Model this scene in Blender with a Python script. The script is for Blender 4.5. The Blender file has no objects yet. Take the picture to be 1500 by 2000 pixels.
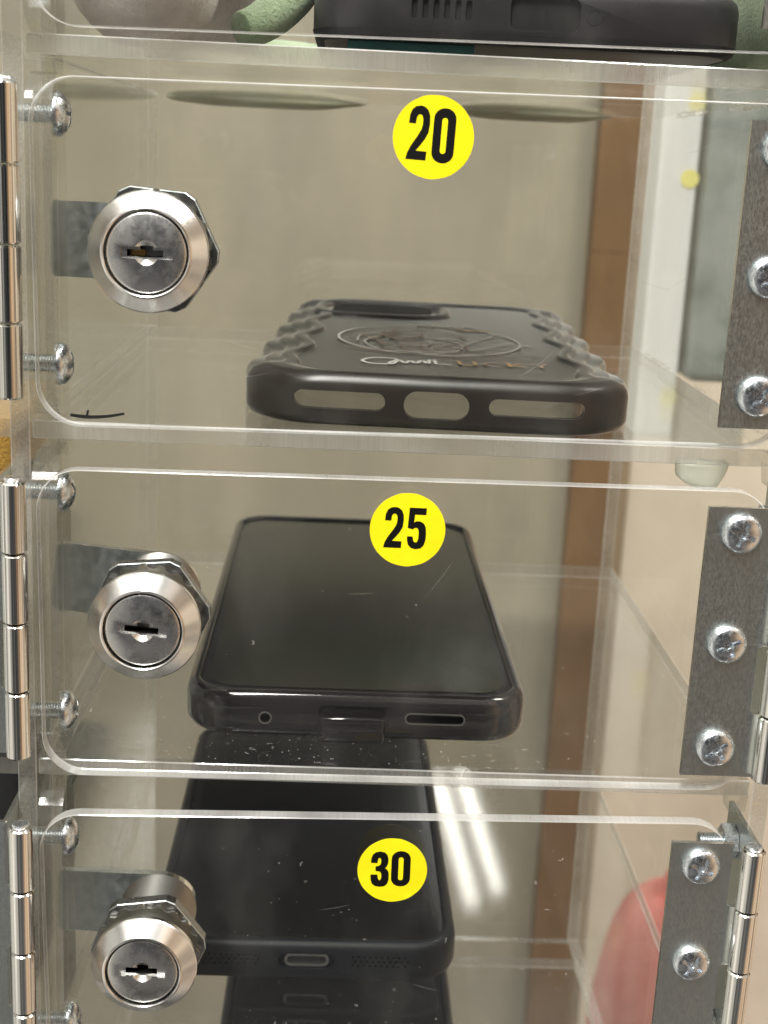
import bpy, bmesh, math, random
from mathutils import Matrix, Vector

random.seed(7)
S = 0.001                      # the code below is written in millimetres
SC = bpy.context.scene
COL = SC.collection

# ------------------------------------------------------------------ camera
cam_d = bpy.data.cameras.new("Camera")
cam = bpy.data.objects.new("Camera", cam_d)
COL.objects.link(cam)
yaw, pitch, roll = 0.037067, 0.252680, 0.047998
fwd = Vector((math.sin(yaw) * math.cos(pitch), math.cos(yaw) * math.cos(pitch), -math.sin(pitch)))
rgt = Vector((math.cos(yaw), -math.sin(yaw), 0))
upv = rgt.cross(fwd)
r2 = math.cos(roll) * rgt + math.sin(roll) * upv
u2 = -math.sin(roll) * rgt + math.cos(roll) * upv
M = Matrix((r2, u2, -fwd)).transposed().to_4x4()
M.translation = Vector((-2.779, -273.881, -24.071)) * S
cam.matrix_world = M
cam_d.sensor_fit = 'HORIZONTAL'
cam_d.sensor_width = 36.0
cam_d.lens = 36.0 * 2642.12 / 1500.0
cam_d.clip_start = 0.01
cam_d.clip_end = 50
cam_d.dof.use_dof = True
cam_d.dof.focus_distance = 0.290
cam_d.dof.aperture_fstop = cam_d.lens / 1.9
SC.camera = cam

# ------------------------------------------------------------------ light
W = bpy.data.worlds.new("World")
SC.world = W
W.use_nodes = True
wn, wl = W.node_tree.nodes, W.node_tree.links
wn.clear()
tc = wn.new("ShaderNodeTexCoord")
sep = wn.new("ShaderNodeSeparateXYZ")
wl.new(tc.outputs["Generated"], sep.inputs[0])
mr = wn.new("ShaderNodeMapRange")
mr.inputs[1].default_value = -1
mr.inputs[2].default_value = 1
wl.new(sep.outputs[2], mr.inputs[0])
rp = wn.new("ShaderNodeValToRGB")
els = [(0.0, (.20, .18, .16)), (.28, (.11, .108, .105)), (.42, (.036, .037, .038)), (.60, (.046, .047, .048)), (.76, (.11, .11, .105)), (.84, (.75, .735, .68)), (1.0, (1.5, 1.46, 1.34))]
cr = rp.color_ramp
cr.elements[0].position, cr.elements[0].color = els[0][0], (*els[0][1], 1)
cr.elements[1].position, cr.elements[1].color = els[-1][0], (*els[-1][1], 1)
for pos, c in els[1:-1]:
    e = cr.elements.new(pos)
    e.color = (*c, 1)
wl.new(mr.outputs[0], rp.inputs[0])
nz = wn.new("ShaderNodeTexNoise")
nz.inputs["Scale"].default_value = 3.2
nz.inputs["Detail"].default_value = 3
wl.new(tc.outputs["Generated"], nz.inputs["Vector"])
mr2 = wn.new("ShaderNodeMapRange")
mr2.inputs[1].default_value, mr2.inputs[2].default_value = .35, .65
mr2.inputs[3].default_value, mr2.inputs[4].default_value = .25, 1.75
wl.new(nz.outputs["Fac"], mr2.inputs[0])
vm = wn.new("ShaderNodeVectorMath")
vm.operation = 'SCALE'
wl.new(rp.outputs[0], vm.inputs[0])
wl.new(mr2.outputs[0], vm.inputs["Scale"])
# what stands to either side of the viewer: pale wall on the left, orange wood on the right
sidec = wn.new("ShaderNodeValToRGB")
se = [(0.0, (.70, .66, .58)), (.20, (.55, .52, .46)), (.34, (.012, .012, .012)), (.66, (.012, .012, .012)), (.82, (.50, .31, .16)), (1.0, (.62, .50, .36))]
sidec.color_ramp.elements[0].position, sidec.color_ramp.elements[0].color = 0, (*se[0][1], 1)
sidec.color_ramp.elements[1].position, sidec.color_ramp.elements[1].color = 1, (*se[-1][1], 1)
for pos, c in se[1:-1]:
    e = sidec.color_ramp.elements.new(pos)
    e.color = (*c, 1)
mx_ = wn.new("ShaderNodeMapRange")
mx_.inputs[1].default_value, mx_.inputs[2].default_value = -1, 1
wl.new(sep.outputs[0], mx_.inputs[0])
wl.new(mx_.outputs[0], sidec.inputs[0])
add = wn.new("ShaderNodeVectorMath")
add.operation = 'ADD'
sc2 = wn.new("ShaderNodeVectorMath")
sc2.operation = 'SCALE'
wl.new(sidec.outputs[0], sc2.inputs[0])
wl.new(mr2.outputs[0], sc2.inputs["Scale"])
wl.new(vm.outputs[0], add.inputs[0])
wl.new(sc2.outputs[0], add.inputs[1])
bg = wn.new("ShaderNodeBackground")
bg.inputs[1].default_value = 0.9
wl.new(add.outputs[0], bg.inputs[0])
wo = wn.new("ShaderNodeOutputWorld")
wl.new(bg.outputs[0], wo.inputs[0])


def area(name, loc, sx, sy, watts, color, aim=None, rotz=0.0):
    d = bpy.data.lights.new(name, 'AREA')
    d.shape = 'RECTANGLE'
    d.size, d.size_y, d.energy, d.color = sx * S, sy * S, watts, color
    o = bpy.data.objects.new(name, d)
    COL.objects.link(o)
    o.location = Vector(loc) * S
    o.rotation_euler = (0, 0, rotz)
    if aim is not None:
        o.rotation_euler = (Vector(aim) * S - o.location).to_track_quat('-Z', 'Y').to_euler()
    return o


# two fluorescent tubes of the ceiling fixture beyond the locker (seen mirrored in the shelf)
area("ceiling_tube_lamp", (450, 4010, 1800), 46, 960, 1.7, (1, .98, .93), rotz=0.06)
area("ceiling_tube_lamp", (540, 4110, 1800), 46, 1000, 1.7, (1, .98, .93), rotz=0.06)
# ceiling fixtures over the viewer
area("ceiling_panel_lamp", (-350, -1000, 1650), 300, 1200, 76, (1, .985, .945), aim=(0, 60, -120))
area("ceiling_panel_lamp", (900, 100, 1750), 300, 1200, 42, (1, .985, .95), aim=(0, 200, -120))

SC.view_settings.view_transform = 'Standard'
SC.view_settings.look = 'None'
SC.view_settings.exposure = 0.0
SC.view_settings.gamma = 1.0
SC.view_settings.use_curve_mapping = False
cy = SC.cycles
cy.max_bounces = 9
cy.transparent_max_bounces = 48
cy.glossy_bounces = 4
cy.diffuse_bounces = 2
cy.use_adaptive_sampling = True
cy.adaptive_threshold = 0.03
cy.transmission_bounces = 8
cy.use_denoising = True
cy.sample_clamp_indirect = 6
cy.caustics_reflective = True


# ------------------------------------------------------------------ materials
def new_mat(name):
    m = bpy.data.materials.new(name)
    m.use_nodes = True
    m.node_tree.nodes.clear()
    return m, m.node_tree.nodes, m.node_tree.links


def coords(n, l, scale=1.0, sc3=None):
    t = n.new("ShaderNodeTexCoord")
    mp = n.new("ShaderNodeMapping")
    v = sc3 or (1, 1, 1)
    mp.inputs["Scale"].default_value = (1000 * scale * v[0], 1000 * scale * v[1], 1000 * scale * v[2])
    l.new(t.outputs["Object"], mp.inputs[0])
    return mp.outputs[0]


def math_node(n, l, op, a, b=None, c=None, clamp=False):
    m = n.new("ShaderNodeMath")
    m.operation = op
    m.use_clamp = clamp
    for i, v in enumerate((a, b, c)):
        if v is None:
            continue
        if isinstance(v, (int, float)):
            m.inputs[i].default_value = v
        else:
            l.new(v, m.inputs[i])
    return m.outputs[0]


def noise(n, l, vec, scale, detail=2, rough=.5):
    t = n.new("ShaderNodeTexNoise")
    t.inputs["Scale"].default_value = scale
    t.inputs["Detail"].default_value = detail
    t.inputs["Roughness"].default_value = rough
    l.new(vec, t.inputs["Vector"])
    return t.outputs["Fac"]


def remap(n, l, v, a, b, c, d):
    m = n.new("ShaderNodeMapRange")
    for i, x in zip((1, 2, 3, 4), (a, b, c, d)):
        m.inputs[i].default_value = x
    l.new(v, m.inputs[0])
    return m.outputs[0]


def schlick(n, l, f0=.039, top=1.0):
    g = n.new("ShaderNodeNewGeometry")
    d = n.new("ShaderNodeVectorMath")
    d.operation = 'DOT_PRODUCT'
    l.new(g.outputs["Normal"], d.inputs[0])
    l.new(g.outputs["Incoming"], d.inputs[1])
    c = math_node(n, l, 'ABSOLUTE', d.outputs["Value"])
    k = math_node(n, l, 'SUBTRACT', 1.0, c, clamp=True)
    k5 = math_node(n, l, 'POWER', k, 5.0)
    return math_node(n, l, 'MULTIPLY_ADD', k5, top - f0, f0)


def mixs(n, l, fac, a, b):
    m = n.new("ShaderNodeMixShader")
    if isinstance(fac, (int, float)):
        m.inputs[0].default_value = fac
    else:
        l.new(fac, m.inputs[0])
    l.new(a, m.inputs[1])
    l.new(b, m.inputs[2])
    return m.outputs[0]


def bsdf(n, kind, color, rough=None):
    b = n.new("ShaderNodeBsdf" + kind)
    b.inputs["Color"].default_value = (*color, 1)
    if rough is not None:
        b.inputs["Roughness"].default_value = rough
    return b.outputs[0]


def finish(n, l, sh):
    o = n.new("ShaderNodeOutputMaterial")
    l.new(sh, o.inputs[0])


def specks(n, l, cell, size):
    """sparse round dust grains, mask 0..1"""
    v = n.new("ShaderNodeTexVoronoi")
    v.inputs["Scale"].default_value = 1.0 / cell
    l.new(coords(n, l), v.inputs["Vector"])
    sp = n.new("ShaderNodeSeparateColor")
    l.new(v.outputs["Color"], sp.inputs[0])
    r = math_node(n, l, 'POWER', sp.outputs[0], 4.0)
    lim = math_node(n, l, 'MULTIPLY', r, size / cell)
    return math_node(n, l, 'LESS_THAN', v.outputs["Distance"], lim)


def lint(n, l, cell, seed):
    """short pale hairs: thin contour of a warped noise, masked to rare patches"""
    vec = coords(n, l)
    a = noise(n, l, vec, .55 / cell, 1)
    line = math_node(n, l, 'LESS_THAN', math_node(n, l, 'ABSOLUTE', math_node(n, l, 'SUBTRACT', a, .5 + seed)), .0035)
    b = noise(n, l, vec, 1.9 / cell, 0)
    return math_node(n, l, 'MULTIPLY', line, math_node(n, l, 'GREATER_THAN', b, .66))


def acrylic(name, tint, smear=0.0, rough=.02, top=1.0):
    m, n, l = new_mat(name)
    sh = mixs(n, l, schlick(n, l, .039, top), bsdf(n, "Transparent", tint), bsdf(n, "Glossy", (1, 1, 1), rough))
    if smear:      # greasy wipe marks and cloudy patches on the sheet
        f = noise(n, l, coords(n, l, .05, (1.0, 1.0, .55)), 1.0, 5, .62)
        k = remap(n, l, f, .52, .74, 0, smear)
        sh = mixs(n, l, k, sh, bsdf(n, "Diffuse", (.85, .84, .80)))
    finish(n, l, sh)
    return m


def acrylic_edge(name, clear, axis, tone=(.74, .72, .68), grain=1.0):  # saw marks, plus reflections inside the edge put into the pale tone
    m, n, l = new_mat(name)
    st = [1.0, 1.0, 1.0]
    st[axis] = .04
    f = noise(n, l, coords(n, l, 1.6, st), 1.0, 3, .65)
    g = noise(n, l, coords(n, l, .05), 1.0, 2)
    k = math_node(n, l, 'MULTIPLY', remap(n, l, f, .3, .7, 1 - .55 * grain, 1 + .25 * grain), remap(n, l, g, .3, .7, .55, 1.2))
    fac = math_node(n, l, 'MULTIPLY', k, 1 - clear, clamp=True)
    df = mixs(n, l, .45, bsdf(n, "Diffuse", tone), bsdf(n, "Translucent", tone))
    sh = mixs(n, l, fac, bsdf(n, "Transparent", (.93, .92, .88)), df)
    sh = mixs(n, l, schlick(n, l, .06, .9), sh, bsdf(n, "Glossy", (1, 1, 1), .12))
    finish(n, l, sh)
    return m


def metal(name, color, rough, mottle=0.0, scale=1.0, dark=None, aniso=None, bump=0.0):
    m, n, l = new_mat(name)
    p = n.new("ShaderNodeBsdfPrincipled")
    p.inputs["Metallic"].default_value = 1
    p.inputs["Base Color"].default_value = (*color, 1)
    p.inputs["Roughness"].default_value = rough
    vec = coords(n, l, scale, aniso)
    f = noise(n, l, vec, 1.0, 5, .65)
    if mottle:
        l.new(remap(n, l, f, .35, .65, max(.03, rough - mottle), rough + mottle), p.inputs["Roughness"])
    if dark:
        mx = n.new("ShaderNodeMix")
        mx.data_type = 'RGBA'
        l.new(remap(n, l, f, .38, .62, 0, 1), mx.inputs[0])
        mx.inputs[6].default_value = (*dark, 1)
        mx.inputs[7].default_value = (*color, 1)
        l.new(mx.outputs[2], p.inputs["Base Color"])
    if bump:
        b = n.new("ShaderNodeBump")
        b.inputs["Strength"].default_value = bump
        b.inputs["Distance"].default_value = .0002
        l.new(f, b.inputs["Height"])
        l.new(b.outputs[0], p.inputs["Normal"])
    finish(n, l, p.outputs[0])
    return m


def solid(name, color, rough=.5, dark=None, scale=.2, spec=.5, bump=0.0, bscale=1.0, detail=4, aniso=None, coat=0.0, sheen=0.0, dust=None):
    m, n, l = new_mat(name)
    p = n.new("ShaderNodeBsdfPrincipled")
    p.inputs["Base Color"].default_value = (*color, 1)
    p.inputs["Roughness"].default_value = rough
    p.inputs["Specular IOR Level"].default_value = spec
    p.inputs["Coat Weight"].default_value = coat
    p.inputs["Coat Roughness"].default_value = .05
    p.inputs["Sheen Weight"].default_value = sheen
    out = None
    if dark:
        f = noise(n, l, coords(n, l, scale, aniso), 1.0, detail, .6)
        mx = n.new("ShaderNodeMix")
        mx.data_type = 'RGBA'
        l.new(remap(n, l, f, .35, .65, 0, 1), mx.inputs[0])
        mx.inputs[6].default_value = (*dark, 1)
        mx.inputs[7].default_value = (*color, 1)
        out = mx.outputs[2]
        l.new(out, p.inputs["Base Color"])
    if bump:
        f2 = noise(n, l, coords(n, l, bscale), 1.0, 4, .7)
        b = n.new("ShaderNodeBump")
        b.inputs["Strength"].default_value = bump
        b.inputs["Distance"].default_value = .001
        l.new(f2, b.inputs["Height"])
        l.new(b.outputs[0], p.inputs["Normal"])
    sh = p.outputs[0]
    if dust:
        d = math_node(n, l, 'MULTIPLY', specks(n, l, *dust), .55)
        sh = mixs(n, l, d, sh, bsdf(n, "Diffuse", (.6, .58, .54)))
    finish(n, l, sh)
    return m


def smoky(name, body, tint, clear, rough, f0=.045, haze=.0):
    """tinted soft plastic that lets some light through"""
    m, n, l = new_mat(name)
    f = noise(n, l, coords(n, l, .06), 1.0, 3, .6)
    k = math_node(n, l, 'MULTIPLY', remap(n, l, f, .3, .7, .75, 1.2), clear, clamp=True)
    sh = mixs(n, l, k, bsdf(n, "Diffuse", body), bsdf(n, "Transparent", tint))
    sh = mixs(n, l, schlick(n, l, f0), sh, bsdf(n, "Glossy", (1, 1, 1), rough))
    finish(n, l, sh)
    return m


A_DOOR = acrylic("clear_acrylic_door", (.985, .985, .978), .018, 0)
A_WALL = acrylic("clear_acrylic_wall", (.97, .975, .965), 0, .12)
A_WALL_R = acrylic("clear_acrylic_thin_wall", (.975, .98, .97), 0, .10, .5)
A_SHELF = acrylic("clear_acrylic_shelf", (.975, .978, .972), 0, .062)
A_BLOCK = acrylic("clear_acrylic_block", (.94, .94, .92), 0, 0)
A_BACK = acrylic("clear_acrylic_back", (.97, .975, .965), 0, 0)
E_DOOR = acrylic_edge("polished_acrylic_edge", .42, 1, (.93, .93, .92), .25)
E_CHAMF = acrylic_edge("chamfer_highlight", .46, 1, (.95, .95, .94), .2)  # near-white tone paints in the highlight a bevel catches
E_SHELF = acrylic_edge("sawn_acrylic_edge", .60, 2, (.78, .77, .74), .25)
E_WALL = acrylic_edge("wall_acrylic_edge", .62, 1, (.85, .85, .83), .5)
E_BLOCK = acrylic_edge("block_acrylic_edge", .82, 2, (.85, .86, .85), .6)
M_CHROME = metal("polished_steel", (.80, .78, .74), .09, .04, .5)
M_BEZEL = metal("brushed_nickel", (.80, .79, .775), .21, .02, .6)
M_FACE = metal("satin_nickel_face", (.80, .79, .77), .27, .06, .4)
M_ZINC = metal("zinc_screw", (.86, .90, .94), .27, .10, 1.2, dark=(.76, .81, .86))
M_PLATE = metal("galvanised_plate", (.76, .80, .77), .33, .05, 3.0, dark=(.70, .735, .71), aniso=(1.0, 1.0, .35))
M_PLATE_EDGE = metal("cut_steel_edge", (.85, .84, .78), .25)
M_CAM = metal("cam_steel", (.64, .69, .70), .44, .1, .4, dark=(.54, .60, .61))
M_NUT = metal("dark_nut_steel", (.30, .305, .305), .3, .05, .5)
M_NUT2 = metal("threaded_steel", (.33, .32, .30), .3)
M_RIM = solid("dark_plastic_rim", (.10, .095, .09), .3)
M_BLACK = solid("black_hole", (.004, .004, .004), .6)
M_BRASS = metal("brass_tumbler", (.55, .34, .12), .35)
M_YELLOW = solid("yellow_vinyl", (1.0, .86, .010), .36, dark=(.93, .78, .008), scale=.10, bump=.12, bscale=.25)
M_YELLOW2 = solid("pale_yellow_paper", (.80, .74, .22), .6)
M_INK = solid("black_print", (.003, .003, .003), .6, spec=.2)
M_MARK = solid("black_marker", (.012, .011, .012), .5)
M_CASE = smoky("smoky_soft_plastic", (.030, .024, .020), (.34, .28, .23), .26, .33, .05)
M_CASE_PANEL = smoky("smoky_case_panel", (.045, .036, .029), (.34, .28, .23), .50, .14, .05)
M_CASE_DARK = smoky("dark_case_plastic", (.012, .012, .011), (.1, .09, .08), .2, .25)
M_ART_W = solid("white_line_print", (.66, .64, .61), .6)
M_ART_G = solid("gold_line_print", (.50, .33, .16), .6)
M_ART_P = solid("pink_line_print", (.40, .28, .23), .6)
M_TPU = smoky("dark_clear_case", (.024, .022, .0225), (.26, .23, .23), .34, .07, .06)
M_SCREEN = solid("dark_glass_screen", (.017, .021, .011), .15, spec=.4, dark=(.027, .024, .017), scale=.03, dust=(8.0, .6))
M_BEZ = solid("black_screen_border", (.006, .006, .006), .15)
M_SILI = solid("matte_black_silicone", (.006, .0075, .0105),   .48, spec=.3, dust=(5.5, .55))
M_SCREEN2 = solid("black_glass_screen", (.005, .005, .005), .16, spec=.25, dust=(5.0, .6))
M_PORT = metal("port_steel", (.42, .41, .40), .3)
M_GREYCASE = solid("dark_grey_plastic_case", (.028, .026, .028), .4, dark=(.018, .0175, .02), scale=.05)
M_PLUSH = solid("grey_pink_plush", (.72, .68, .63), .95, dark=(.52, .47, .43), scale=.10, bump=1.0, bscale=1.1, sheen=.3)
M_GREEN = solid("green_plush", (.30, .38, .22), .95, dark=(.20, .28, .15), scale=.12, bump=1.0, bscale=1.3, sheen=.3)
M_OLIVE = solid("olive_reflection", (.44, .43, .31), .95, dark=(.36, .37, .26), scale=.12, sheen=.3)
M_TEAL = solid("teal_reflection", (.02, .085, .085), .8, dark=(.014, .06, .06), scale=.2)
def milky():
    m, n, l = new_mat("milky_rubber")
    sh = mixs(n, l, .55, bsdf(n, "Diffuse", (.95, .96, .88)), bsdf(n, "Translucent", (.95, .96, .88)))
    sh = mixs(n, l, .12, sh, bsdf(n, "Transparent", (.95, .96, .9)))
    sh = mixs(n, l, schlick(n, l), sh, bsdf(n, "Glossy", (1, 1, 1), .2))
    finish(n, l, sh)
    return m


M_RUBBER = milky()
M_WHITEBOX = solid("white_card", (.84, .84, .82), .5, dark=(.70, .71, .69), scale=.04, aniso=(1, 1, .15))
M_GREENBOX = solid("dark_green_box", (.06, .095, .085), .35, dark=(.24, .27, .26), scale=.028)
M_RED = solid("red_cloth", (.52, .10, .09), .85, dark=(.60, .21, .18), scale=.035, aniso=(1, 1, .3))
M_MESH = solid("mustard_mesh", (.62, .36, .07), .8, dark=(.36, .19, .03), scale=1.6, detail=1, bump=.6, bscale=1.6)
M_BLK = solid("black_fabric", (.008, .008, .008), .85)
M_WALL = solid("beige_painted_wall", (.325, .290, .216), .55, dark=(.262, .238, .178), scale=.007, aniso=(1.5, 1, .7))
M_WALL2 = solid("light_beige_wall", (.72, .62, .50), .6, dark=(.62, .53, .42), scale=.012)
M_WOOD = solid("brown_wood", (.195, .115, .055), .45, dark=(.15, .088, .042), scale=.02, aniso=(2.0, 1, .5))
M_WOOD2 = solid("golden_wood", (.25, .165, .085), .45, dark=(.17, .105, .05), scale=.03, aniso=(3, 1, .2))


# ------------------------------------------------------------------ builders
OFF = {}


def link_mesh(name, me, parent=None, mats=None):
    o = bpy.data.objects.new(name, me)
    COL.objects.link(o)
    if parent is not None:
        o.parent = parent
    return o


def make_mesh(name, verts, faces, mats, fmat=None, smooth=False, off=(0, 0, 0)):
    me = bpy.data.meshes.new(name)
    me.from_pydata([((v[0] - off[0]) * S, (v[1] - off[1]) * S, (v[2] - off[2]) * S) for v in verts], [], faces)
    for m in (mats if isinstance(mats, (list, tuple)) else [mats]):
        me.materials.append(m)
    if fmat:
        for p, i in zip(me.polygons, fmat):
            p.material_index = i
    if smooth:
        sm = smooth if isinstance(smooth, (list, tuple)) else [True] * len(faces)
        for p, s in zip(me.polygons, sm):
            p.use_smooth = bool(s)
    me.update()
    return me


def part(name, geo, mats, parent=None, smooth=False, label=None):
    verts, faces = geo[0], geo[1]
    fm = geo[2] if len(geo) > 2 else None
    me = make_mesh(name, verts, faces, mats, fm, smooth, OFF.get(parent, (0, 0, 0)))
    fix_normals(me)
    o = link_mesh(name, me, parent)
    OFF[o] = OFF.get(parent, (0, 0, 0))
    if label:
        o["label"] = label
    return o


def fix_normals(me):
    bm = bmesh.new()
    bm.from_mesh(me)
    bmesh.ops.recalc_face_normals(bm, faces=bm.faces)
    bm.to_mesh(me)
    bm.free()


def empty(name, loc, parent=None, rot=(0, 0, 0)):
    o = bpy.data.objects.new(name, None)
    o.empty_display_size = .005
    COL.objects.link(o)
    po = OFF.get(parent, (0, 0, 0))
    o.location = [(loc[i] - po[i]) * S for i in range(3)]
    o.rotation_euler = rot
    if parent is not None:
        o.parent = parent
    OFF[o] = (0, 0, 0)
    return o


def thing(name, label, cat, loc, rot=(0, 0, 0), group=None, world=False):
    o = empty(name, loc, None, rot)
    if world:
        OFF[o] = tuple(loc)
    o["label"], o["category"] = label, cat
    if group:
        o["group"] = group
    return o


def tag(o, label, cat, group=None):
    o["label"], o["category"] = label, cat
    if group:
        o["group"] = group
    return o


def box(x0, x1, y0, y1, z0, z1, thin=None):
    v = [(x0, y0, z0), (x1, y0, z0), (x1, y1, z0), (x0, y1, z0), (x0, y0, z1), (x1, y0, z1), (x1, y1, z1), (x0, y1, z1)]
    f = [(0, 3, 2, 1), (4, 5, 6, 7), (0, 1, 5, 4), (2, 3, 7, 6), (1, 2, 6, 5), (3, 0, 4, 7)]
    ax = [2, 2, 1, 1, 0, 0]
    fm = [0] * 6 if thin is None else [0 if a == thin else 1 for a in ax]
    return v, f, fm


def bbox_bevel(x0, x1, y0, y1, z0, z1, b, seg=2):
    bm = bmesh.new()
    bmesh.ops.create_cube(bm, size=1)
    for v in bm.verts:
        v.co = Vector((x0 if v.co.x < 0 else x1, y0 if v.co.y < 0 else y1, z0 if v.co.z < 0 else z1))
    bmesh.ops.bevel(bm, geom=list(bm.edges), offset=b, segments=seg, profile=.5, affect='EDGES')
    bm.verts.index_update()
    r = [tuple(v.co) for v in bm.verts], [tuple(v.index for v in f.verts) for f in bm.faces]
    bm.free()
    return r


def sheet(x0, x1, y0, y1, z0, z1, thin, b=.28):
    """acrylic sheet with fine chamfers: material 0 faces, 1 sawn edges, 2 chamfers"""
    v, f = bbox_bevel(x0, x1, y0, y1, z0, z1, b, 1)
    fm = []
    for q in f:
        a, c, d = (Vector(v[i]) for i in q[:3])
        nn = (c - a).cross(d - a).normalized()
        ax = max(range(3), key=lambda i: abs(nn[i]))
        fm.append(2 if abs(nn[ax]) < .99 else (0 if ax == thin else 1))
    return v, f, fm


def merge(*geos):
    V, F, FM = [], [], []
    for g in geos:
        k = len(V)
        V += list(g[0])
        F += [tuple(i + k for i in f) for f in g[1]]
        FM += list(g[2]) if len(g) > 2 and g[2] else [0] * len(g[1])
    return V, F, FM


def rrect(x0, x1, y0, y1, r, n=10):
    if not isinstance(r, (list, tuple)):
        r = [r] * 4
    pts = []
    for (cx, cy, a0, rr) in ((x1 - r[0], y1 - r[0], 0, r[0]), (x0 + r[1], y1 - r[1], 90, r[1]), (x0 + r[2], y0 + r[2], 180, r[2]), (x1 - r[3], y0 + r[3], 270, r[3])):
        for i in range(n + 1):
            a = math.radians(a0 + 90 * i / n)
            pts.append((cx + rr * math.cos(a), cy + rr * math.sin(a)))
    return pts


def extrude(pts, a, b, plane):
    """prism of a 2-D outline; plane 'xz' extrudes along y, 'yz' along x, 'xy' along z. mat 0 = caps, 1 = sides"""
    def put(p, t):
        return {'xz': (p[0], t, p[1]), 'yz': (t, p[0], p[1]), 'xy': (p[0], p[1], t)}[plane]
    n = len(pts)
    v = [put(p, a) for p in pts] + [put(p, b) for p in pts]
    f = [tuple(range(n)), tuple(range(2 * n - 1, n - 1, -1))] + [(i, (i + 1) % n, n + (i + 1) % n, n + i) for i in range(n)]
    return v, f, [0, 0] + [1] * n


def lathe(profile, axis='y', n=48, closed=False, c=(0, 0, 0)):
    v, f = [], []
    m = len(profile)
    for i in range(n):
        a = 2 * math.pi * i / n
        for r, t in profile:
            if axis == 'y':
                v.append((c[0] + r * math.cos(a), c[1] + t, c[2] + r * math.sin(a)))
            elif axis == 'x':
                v.append((c[0] + t, c[1] + r * math.cos(a), c[2] + r * math.sin(a)))
            else:
                v.append((c[0] + r * math.cos(a), c[1] + r * math.sin(a), c[2] + t))
    last = m if closed else m - 1
    for i in range(n):
        j = (i + 1) % n
        for k in range(last):
            k2 = (k + 1) % m
            f.append((i * m + k, i * m + k2, j * m + k2, j * m + k))
    if not closed:
        if profile[0][0] > 1e-6:
            f.append(tuple(i * m for i in range(n)))
        if profile[-1][0] > 1e-6:
            f.append(tuple(i * m + m - 1 for i in reversed(range(n))))
    return v, f


def clean(geo):
    bm = bmesh.new()
    vs = [bm.verts.new(v) for v in geo[0]]
    for fc in geo[1]:
        try:
            bm.faces.new([vs[i] for i in fc])
        except ValueError:
            pass
    bmesh.ops.remove_doubles(bm, verts=bm.verts, dist=1e-5)
    bmesh.ops.recalc_face_normals(bm, faces=bm.faces)
    bm.verts.index_update()
    r = [tuple(v.co) for v in bm.verts], [tuple(v.index for v in f.verts) for f in bm.faces]
    bm.free()
    return r


def boolean(geo, cutters, mats, cutmat=1, union=False):
    """difference of closed meshes, returns mesh data; built at 1 unit = 1 mm, then scaled"""
    def tmp(g, mi):
        me = bpy.data.meshes.new("tmp")
        g = clean(g)
        me.from_pydata(g[0], [], g[1])
        for m in mats:
            me.materials.append(m)
        for p in me.polygons:
            p.material_index = mi
        o = bpy.data.objects.new("tmp", me)
        COL.objects.link(o)
        return o
    o = tmp(geo, 0)
    cs = []
    for c in cutters:
        mi = cutmat
        if isinstance(c, dict):
            mi, c = c["m"], c["g"]
        k = tmp(c, mi)
        md = o.modifiers.new("b", 'BOOLEAN')
        md.operation = 'DIFFERENCE'
        md.solver = 'EXACT'
        md.object = k
        cs.append(k)
    dg = bpy.context.evaluated_depsgraph_get()
    dg.update()
    me = bpy.data.meshes.new_from_object(o.evaluated_get(dg))
    for k in [o] + cs:
        d = k.data
        bpy.data.objects.remove(k)
        bpy.data.meshes.remove(d)
    me.transform(Matrix.Scale(S, 4))
    return me


def place(name, me, parent, loc=(0, 0, 0), rot=(0, 0, 0), label=None):
    me.name = name
    o = bpy.data.objects.new(name, me)
    COL.objects.link(o)
    o.parent = parent
    po = OFF.get(parent, (0, 0, 0))
    o.location = [(loc[i] - po[i]) * S for i in range(3)]
    o.rotation_euler = rot
    if label:
        o["label"] = label
    OFF[o] = (0, 0, 0)
    return o


def shade(me, angle=35):
    """smooth shading with sharp edges above the angle"""
    bm = bmesh.new()
    bm.from_mesh(me)
    lim = math.radians(angle)
    for f in bm.faces:
        f.smooth = True
    for e in bm.edges:
        if len(e.link_faces) == 2:
            e.smooth = e.calc_face_angle(0) < lim
    bm.to_mesh(me)
    bm.free()
    return me


def mk(name, geo, mats, angle=None):
    me = make_mesh(name, geo[0], geo[1], mats, geo[2] if len(geo) > 2 and geo[2] else None)
    fix_normals(me)
    if angle:
        shade(me, angle)
    return me


def spline(pts, n=8, closed=False):
    """Catmull-Rom through control points"""
    out = []
    m = len(pts)
    for i in range(m if closed else m - 1):
        p0 = pts[(i - 1) % m] if closed or i > 0 else pts[0]
        p1, p2 = pts[i], pts[(i + 1) % m]
        p3 = pts[(i + 2) % m] if closed or i + 2 < m else pts[-1]
        for k in range(n):
            t = k / n
            out.append(tuple(.5 * (2 * b + (c - a) * t + (2 * a - 5 * b + 4 * c - d) * t * t + (3 * b - a - 3 * c + d) * t ** 3)
                             for a, b, c, d in zip(p0, p1, p2, p3)))
    if not closed:
        out.append(tuple(pts[-1]))
    return out


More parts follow.
